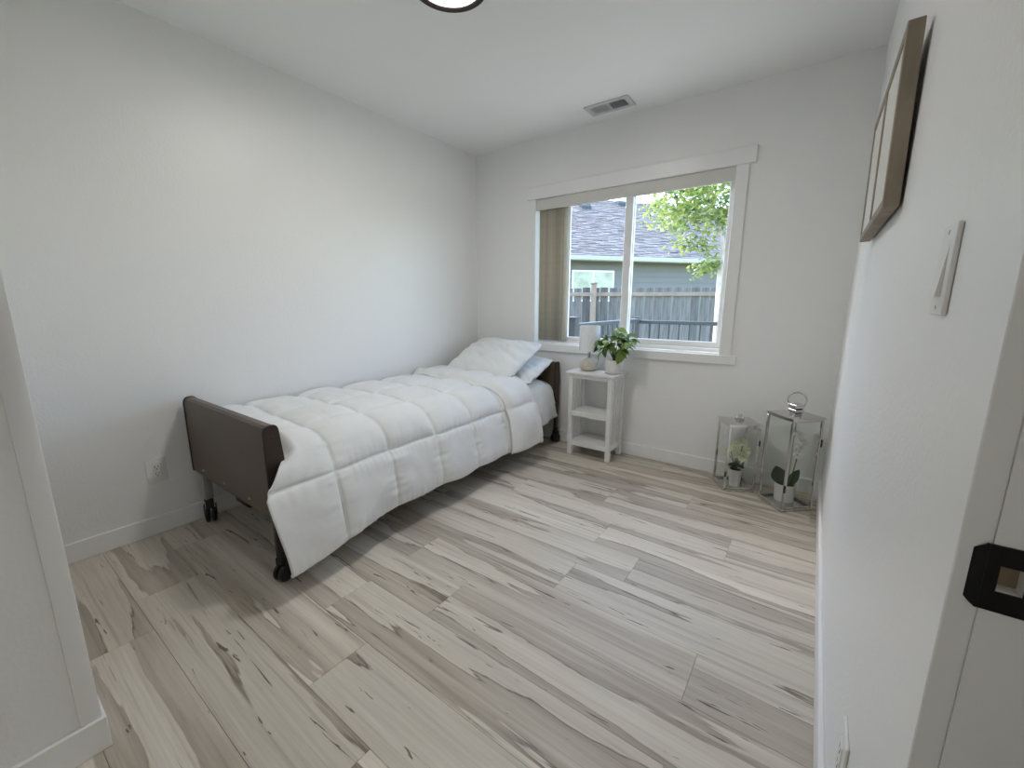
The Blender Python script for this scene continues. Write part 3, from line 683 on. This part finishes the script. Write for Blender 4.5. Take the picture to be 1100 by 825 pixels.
# ---------------------------------------------------------------- wall things
# wooden wall frame on the right wall, leaning a little forward at its top
fr = tag(empty('wall_frame', (W, -1.30, 1.385)), 'brown wooden two-panel wall frame hung on the right wall', 'frame')
fr.rotation_euler = (0, math.radians(-1.0), 0)
def fp(name, b, mt, bev=.0015): return boxo(name, b, mt, fr, bev)
fx0, fx1 = -.037, -.006; ya, yb, fh = -.35, .36, .395; st = .022
fp('stile', (fx0, fx1, ya, ya + st, 0, fh), M['wood']); fp('stile', (fx0, fx1, yb - st, yb, 0, fh), M['wood']); fp('stile', (fx0, fx1, -.008, .012, st, fh - st), M['wood'])
fp('rail', (fx0, fx1, ya + st, yb - st, 0, st), M['wood']); fp('rail', (fx0, fx1, ya + st, yb - st, fh - st, fh), M['wood'])
fp('panel', (-.033, -.027, ya + st, -.008, st, fh - st), M['art'], 0); fp('panel', (-.033, -.027, .012, yb - st, st, fh - st), M['art'], 0)
# light switch
sw = tag(empty('light_switch', (W, -2.237, 1.2)), 'white rocker light switch on the right wall', 'switch')
boxo('plate', (-.0065, 0, -.036, .036, -.058, .058), M['plastic'], sw, .003, 2)
bm = bmesh.new(); prism(bm, [(-.0055, -.034), (-.0125, -.034), (-.0065, .034), (-.0055, .034)], -.017, .017, 'y'); bm_obj('rocker', bm, M['plastic'], sw)
for z in (-.048, .048):
    bm = bmesh.new(); bmesh.ops.create_cone(bm, cap_ends=True, segments=10, radius1=.003, radius2=.0026, depth=.0016, matrix=Matrix.Translation((-.0068, 0, z)) @ Matrix.Rotation(PI / 2, 4, 'Y')); bm_obj('screw', bm, M['plastic'], sw)
def outlet(loc, ny, label):
    o = tag(empty('wall_outlet', loc, 0), label, 'outlet', 'wall outlets'); s = ny
    def b(name, x0, x1, y0, y1, z0, z1, mt, bev=.001, seg=1): 
        xs = sorted((s * x0, s * x1)); return boxo(name, (xs[0], xs[1], y0, y1, z0, z1), mt, o, bev, seg)
    b('plate', 0, .006, -.041, .041, -.060, .060, M['plastic'], .0028, 2)
    b('receptacle', .005, .0082, -.0168, .0168, -.0335, .0335, M['plastic'], .0015)
    for zc in (-.017, .017):
        b('slot', .0076, .0084, -.0075, -.0052, zc - .001, zc + .008, M['slot'], 0); b('slot', .0076, .0084, .0052, .0075, zc - .001, zc + .008, M['slot'], 0)
        b('slot', .0076, .0084, -.0024, .0024, zc - .010, zc - .0055, M['slot'], 0)
    return o
outlet((0, -2.493, .328), 1, 'white wall outlet on the left wall near the foot of the bed')
outlet((W, -2.16, .322), -1, 'white wall outlet low on the right wall near the camera')
# ceiling light
cl = tag(empty('ceiling_light', (1.262, -1.614, H)), 'round flush ceiling light with dark bronze rim', 'ceiling light')
lathe('housing', [(0, 0), (.121, 0), (.121, -.012), (0, -.012)], M['bronze'], cl, 48)
lathe('rim', [(.121, -.001), (.146, -.001), (.151, -.010), (.151, -.026), (.146, -.034), (.130, -.035), (.121, -.030), (.121, -.001)], M['bronze'], cl, 64)
lathe('diffuser', [(.1212, -.012), (.1212, -.022), (.115, -.026), (.06, -.029), (0, -.0295)], M['lamp'], cl, 48)
for ch in cl.children: ch.scale = (1.06, 1.06, 1)
# unseen fill lamp added in the hall to brighten closet wall and jamb
M['hallfill'] = emit_mat('hall_fill_diffuser', (1.0, 0.93, 0.83), 30.0)
hl = tag(empty('hall_fill_light', (3.40, -2.75, H)), 'added round flush hallway light, out of view, brightening closet wall and jamb', 'ceiling light')
for ch in list(cl.children):
    c = ch.copy(); c.data = ch.data.copy() if ch.name.startswith('diffuser') else ch.data; C.objects.link(c); c.parent = hl
    if ch.name.startswith('diffuser'): c.data.materials[0] = M['hallfill']
# vent
vt = tag(empty('ceiling_vent', (1.341, -.197, H)), 'white louvred ceiling vent near the window wall', 'vent')
M['vent'] = mat('vent_grey_white', (0.52, 0.54, 0.55), 0.5, var=0.02)
def vp(name, b, mt=M['vent'], bev=.001): return boxo(name, b, mt, vt, bev)
a_, b_ = .152, .078
vp('frame', (-a_, a_, -b_, -b_ + .03, -.007, 0)); vp('frame', (-a_, a_, b_ - .03, b_, -.007, 0)); vp('frame', (-a_, -a_ + .034, -b_ + .03, b_ - .03, -.007, 0)); vp('frame', (a_ - .034, a_, -b_ + .03, b_ - .03, -.007, 0)); vp('divider', (-.008, .008, -b_ + .03, b_ - .03, -.006, 0))
vp('duct', (-a_ + .034, a_ - .034, -b_ + .03, b_ - .03, -.0012, 0), M['ventdark'], 0)
for s in (-1, 1):
    for k in range(7):
        o = vp('louvre', (-.0046, .0046, -b_ + .03, b_ - .03, -.0007, .0007), M['white'], 0)
        o.location = (s * (.0165 + k * .0155), 0, -.0048); o.rotation_euler = (0, math.radians(18 if s < 0 else 64), 0)

# ---------------------------------------------------------------- outside
struct(boxo('ground', (-25, 25, .3, 40, -.65, -.45), M['grass'], bev=0), 'grass ground outside the window')
struct(boxo('porch_deck', (-1.5, 5, T + .005, 2.45, -.45, -.04), M['deck'], bev=0)); struct(boxo('sun_block_eave', (-3, 5, T + .005, .75, 2.56, 2.70), M['trim'], bev=0))  # eave is unseen, added to keep direct sun out of the window
rl = tag(empty('porch_railing', (.75, .5, -.04)), 'dark slate porch railing outside the window', 'railing')
RI = Matrix.Translation(-Vector(rl.location))
def rp_(name, b, bev=.004):
    o = boxo(name, b, M['rail'], rl, bev); o.matrix_parent_inverse = RI; return o
for x, y, t, h_ in ((.75, .5, 1.02, .045), (.735, 2.3, .975, .024), (2.6, 2.3, .975, .024), (-.9, .5, 1.02, .045)):
    rp_('post', (x - h_, x + h_, y - h_, y + h_, -.04, t)); rp_('post_cap', (x - h_ - .008, x + h_ + .008, y - h_ - .008, y + h_ + .008, t, t + .015))
rp_('top_rail', (.72, .78, .55, 2.27, .925, .970)); rp_('bottom_rail', (.73, .77, .55, 2.25, .06, .10))
rp_('top_rail', (.759, 2.57, 2.275, 2.325, .905, .950)); rp_('bottom_rail', (.759, 2.57, 2.28, 2.32, .06, .10))
rp_('top_rail', (-.85, .70, .47, .53, .925, .970)); rp_('bottom_rail', (-.85, .70, .48, .52, .06, .10))
for k in range(12): rp_('baluster', (.741, .759, .68 + k * .13 - .009, .68 + k * .13 + .009, .10, .925), .001)
for k in range(14): rp_('baluster', (.90 + k * .12 - .009, .90 + k * .12 + .009, 2.291, 2.309, .10, .905), .001)
for k in range(11): rp_('baluster', (-.75 + k * .13 - .009, -.75 + k * .13 + .009, .491, .509, .10, .925), .001)
# fence
fe = tag(empty('wooden_fence', (-1.0, 3.68, -.45), math.radians(26.25)), 'weathered grey wooden picket fence behind the railing', 'fence')
FT = 1.43 + .45
def fepart(name, b, mt, bev=.003): return boxo(name, b, mt, fe, bev)
pmesh = None
for k in range(56):
    x = -3.2 + k * .152
    if pmesh is None: o = fepart('picket', (-.0665, .0665, 0, .018, 0, FT), M['fence'], .002); pmesh = o.data
    else: o = bpy.data.objects.new('picket', pmesh); C.objects.link(o); o.parent = fe
    o.location = (x, random.uniform(0, .004), random.uniform(-.008, .008)); o.rotation_euler = (0, random.uniform(-.004, .004), 0)
for z in (.35, FT - .145): fepart('rail', (-3.3, 5.4, -.038, 0, z, z + .065), M['fencerail'])
for x in (-1.95, .415, 2.78, 5.1): fepart('post', (x - .045, x + .045, -.128, -.038, 0, FT + .06), M['fencerail']); fepart('post_cap', (x - .06, x + .06, -.143, -.023, FT + .06, FT + .085), M['fencerail'])
# neighbouring house
ho = tag(empty('neighbour_house', (-2.26, 9.33, 0), math.radians(50.2)), 'pale grey-green house with shingle roof beyond the fence', 'house')
def hpart(name, b, mt, bev=.003, par=None): return boxo(name, b, mt, par or ho, bev)
HX0, HX1 = -7.0, 11.0
z = -.5
hw0, hw1, hz0, hz1 = -1.46, -.05, 1.22, 2.16
bd = .178
while z < 2.45:
    segs = [(HX0, HX1)] if (z + bd < hz0 or z > hz1) else [(HX0, hw0), (hw1, HX1)]
    for a, b in segs:
        bm = bmesh.new(); prism(bm, [(.45, z), (.436, z + .001), (.448, z + bd), (.47, z + bd), (.47, z)], a, b); bm_obj('siding_board', bm, M['siding'], ho)
    z += bd
hpart('wall_core', (HX0, HX1, .475, 8.0, -.5, 2.55), M['siding'], 0)
wf = hpart('window', (hw0, hw1, .44, .475, hz0, hz1), M['vinyl'], .004)
for a, b in ((hw0 + .06, (hw0 + hw1) / 2 - .03), ((hw0 + hw1) / 2 + .03, hw1 - .06)): o = hpart('pane', (a, b, .434, .441, hz0 + .06, hz1 - .06), M['pane_out'], 0, wf)
hpart('soffit', (HX0, HX1, .04, .47, 2.42, 2.44), M['gutter'], 0); hpart('fascia', (HX0, HX1, .02, .045, 2.40, 2.54), M['gutter'], 0)
bm = bmesh.new(); prism(bm, [(-.10, 2.53), (-.10, 2.51), (-.085, 2.42), (-.07, 2.40), (.02, 2.40), (.02, 2.53), (.01, 2.53), (.01, 2.415), (-.065, 2.415), (-.085, 2.51), (-.09, 2.53)], HX0, HX1); bm_obj('gutter', bm, M['gutter'], ho)
K = .5; RY = 5.95; RZ0 = 2.52
bm = bmesh.new(); prism(bm, [(-.06, RZ0 - .03), (RY, RZ0 + K * RY), (RY * 2, RZ0), (RY * 2, RZ0 - .06), (-.06, RZ0 - .06)], HX0 - .3, HX1 + .3); roof = bm_obj('roof', bm, M['shingle'], ho)
bm = bmesh.new(); sl = math.sqrt(1 + K * K); cy_, cz_ = 1 / sl, K / sl; n_ = Vector((0, -cz_, cy_)); tdir = Vector((0, cy_, cz_))
row = 0; d = 0.0; ex = .15; LR = RY * sl
while d < LR:
    x = HX0 - (row % 2) * .13 - random.random() * .1
    while x < HX1:
        wd = random.uniform(.20, .36); th = random.uniform(.010, .022)
        a = Vector((x, -.06, RZ0)) + tdir * d; 
        vs = []
        for off in (0.0, th):
            for (dx, dd) in ((0, 0), (wd - .008, 0), (wd - .008, ex + .03), (0, ex + .03)):
                lift = off + (.012 if dd == 0 else .0)
                vs.append(bm.verts.new(a + Vector((dx, 0, 0)) + tdir * dd + n_ * lift))
        for f in ((4, 5, 6, 7), (0, 1, 5, 4), (1, 2, 6, 5), (3, 0, 4, 7)): bm.faces.new([vs[i] for i in f])
        x += wd
    d += ex; row += 1
shg = bm_obj('shingles', bm, M['shingle'], ho); shg['kind'] = 'stuff'
for x, yq in ((.75, 4.75), (2.75, 5.55)):
    zz = RZ0 + K * yq
    bm = bmesh.new(); prism(bm, [(yq - .22, zz - .06), (yq - .22, zz + .06), (yq - .12, zz + .16), (yq + .2, zz + .20), (yq + .2, zz)], x - .2, x + .2); bm_obj('roof_vent', bm, M['rail'], ho)
# tree
tr = tag(empty('yard_tree', (1.62, 3.15, -.45)), 'leafy green tree with pale trunk at right of the window view', 'tree')
tb = Vector(tr.location)
def L_(p): return tuple(Vector(p) - tb)
tube('trunk', [L_(p) for p in ((1.60, 3.15, -.45), (1.56, 3.13, .4), (1.54, 3.1, 1.1), (1.53, 3.1, 1.5), (1.55, 3.1, 1.82))], [.085, .06, .052, .052, .062], M['bark'], tr, 12)
br = [[(1.55, 3.1, 1.76), (1.48, 3.08, 2.1), (1.36, 3.05, 2.4), (1.25, 3.0, 2.9), (1.2, 3.0, 3.4)],
      [(1.55, 3.1, 1.76), (1.63, 3.1, 2.1), (1.7, 3.1, 2.5), (1.8, 3.15, 3.1), (1.85, 3.2, 3.7)],
      [(1.50, 3.08, 2.02), (1.25, 3.0, 2.15), (1.0, 2.95, 2.3), (.72, 2.9, 2.5)],
      [(1.55, 3.1, 1.80), (1.40, 3.0, 1.90), (1.22, 2.95, 1.93), (1.0, 2.9, 1.92)],
      [(1.36, 3.05, 2.4), (1.1, 3.0, 2.62), (.85, 2.95, 2.75), (.6, 2.9, 2.85)],
      [(1.63, 3.1, 2.1), (1.9, 3.0, 2.3), (2.3, 2.9, 2.6), (2.7, 2.9, 2.9)],
      [(1.54, 3.1, 1.62), (1.44, 3.05, 1.70), (1.36, 3.0, 1.66), (1.25, 3.0, 1.60)],
      [(1.7, 3.1, 2.5), (1.6, 3.5, 2.9), (1.5, 3.9, 3.2)], [(1.55, 3.1, 2.0), (1.7, 2.7, 2.3), (1.8, 2.4, 2.7)]]
for i, b in enumerate(br):
    n = len(b); r0 = .034 if i < 2 else (.02 if i in (2, 4, 5) else .013)
    tube('branch', [L_(p) for p in b], [r0 * (1 - .75 * k / (n - 1)) for k in range(n)], M['bark'], tr, 8)
bm = bmesh.new(); rg = random.Random(5)
clumps = []
for i, b in enumerate(br):
    for k in range(len(b) - 1):
        for t in (.35, .8):
            if k == 0 and i != 6: continue
            p = Vector(b[k]).lerp(Vector(b[k + 1]), t); clumps.append((p, .20 if i not in (6, 3) else .11, 70 if i not in (6, 3) else 34))
for q in range(46): clumps.append((Vector((rg.uniform(.78, 2.0), rg.uniform(2.6, 3.5), rg.uniform(2.25, 2.9))), .22, 60))
for q in range(36):
    clumps.append((Vector((rg.uniform(.85, 2.9), rg.uniform(2.5, 3.8), rg.uniform(2.42, 3.8))), .28, 85))
for c, r, n in clumps:
    for k in range(n):
        p = c + Vector((rg.gauss(0, r * .6), rg.gauss(0, r * .6), rg.gauss(0, r * .5))) - tb
        dv = Vector((rg.uniform(-1, 1), rg.uniform(-1, 1), rg.uniform(-1.0, .3))).normalized(); sd = dv.cross(Vector((rg.uniform(-1, 1), rg.uniform(-1, 1), 1))).normalized()
        l_ = rg.uniform(.05, .085); w2 = l_ * .32; nn = dv.cross(sd) * (l_ * .12)
        v = [bm.verts.new(p), bm.verts.new(p + dv * l_ * .45 + sd * w2 + nn), bm.verts.new(p + dv * l_), bm.verts.new(p + dv * l_ * .45 - sd * w2 + nn)]
        bm.faces.new((v[0], v[1], v[2])); bm.faces.new((v[0], v[2], v[3]))
me = bpy.data.meshes.new('foliage'); bm.to_mesh(me); bm.free(); me.materials.append(M['tleaf'])
fo = bpy.data.objects.new('foliage', me); C.objects.link(fo); fo.parent = tr; fo['kind'] = 'stuff'
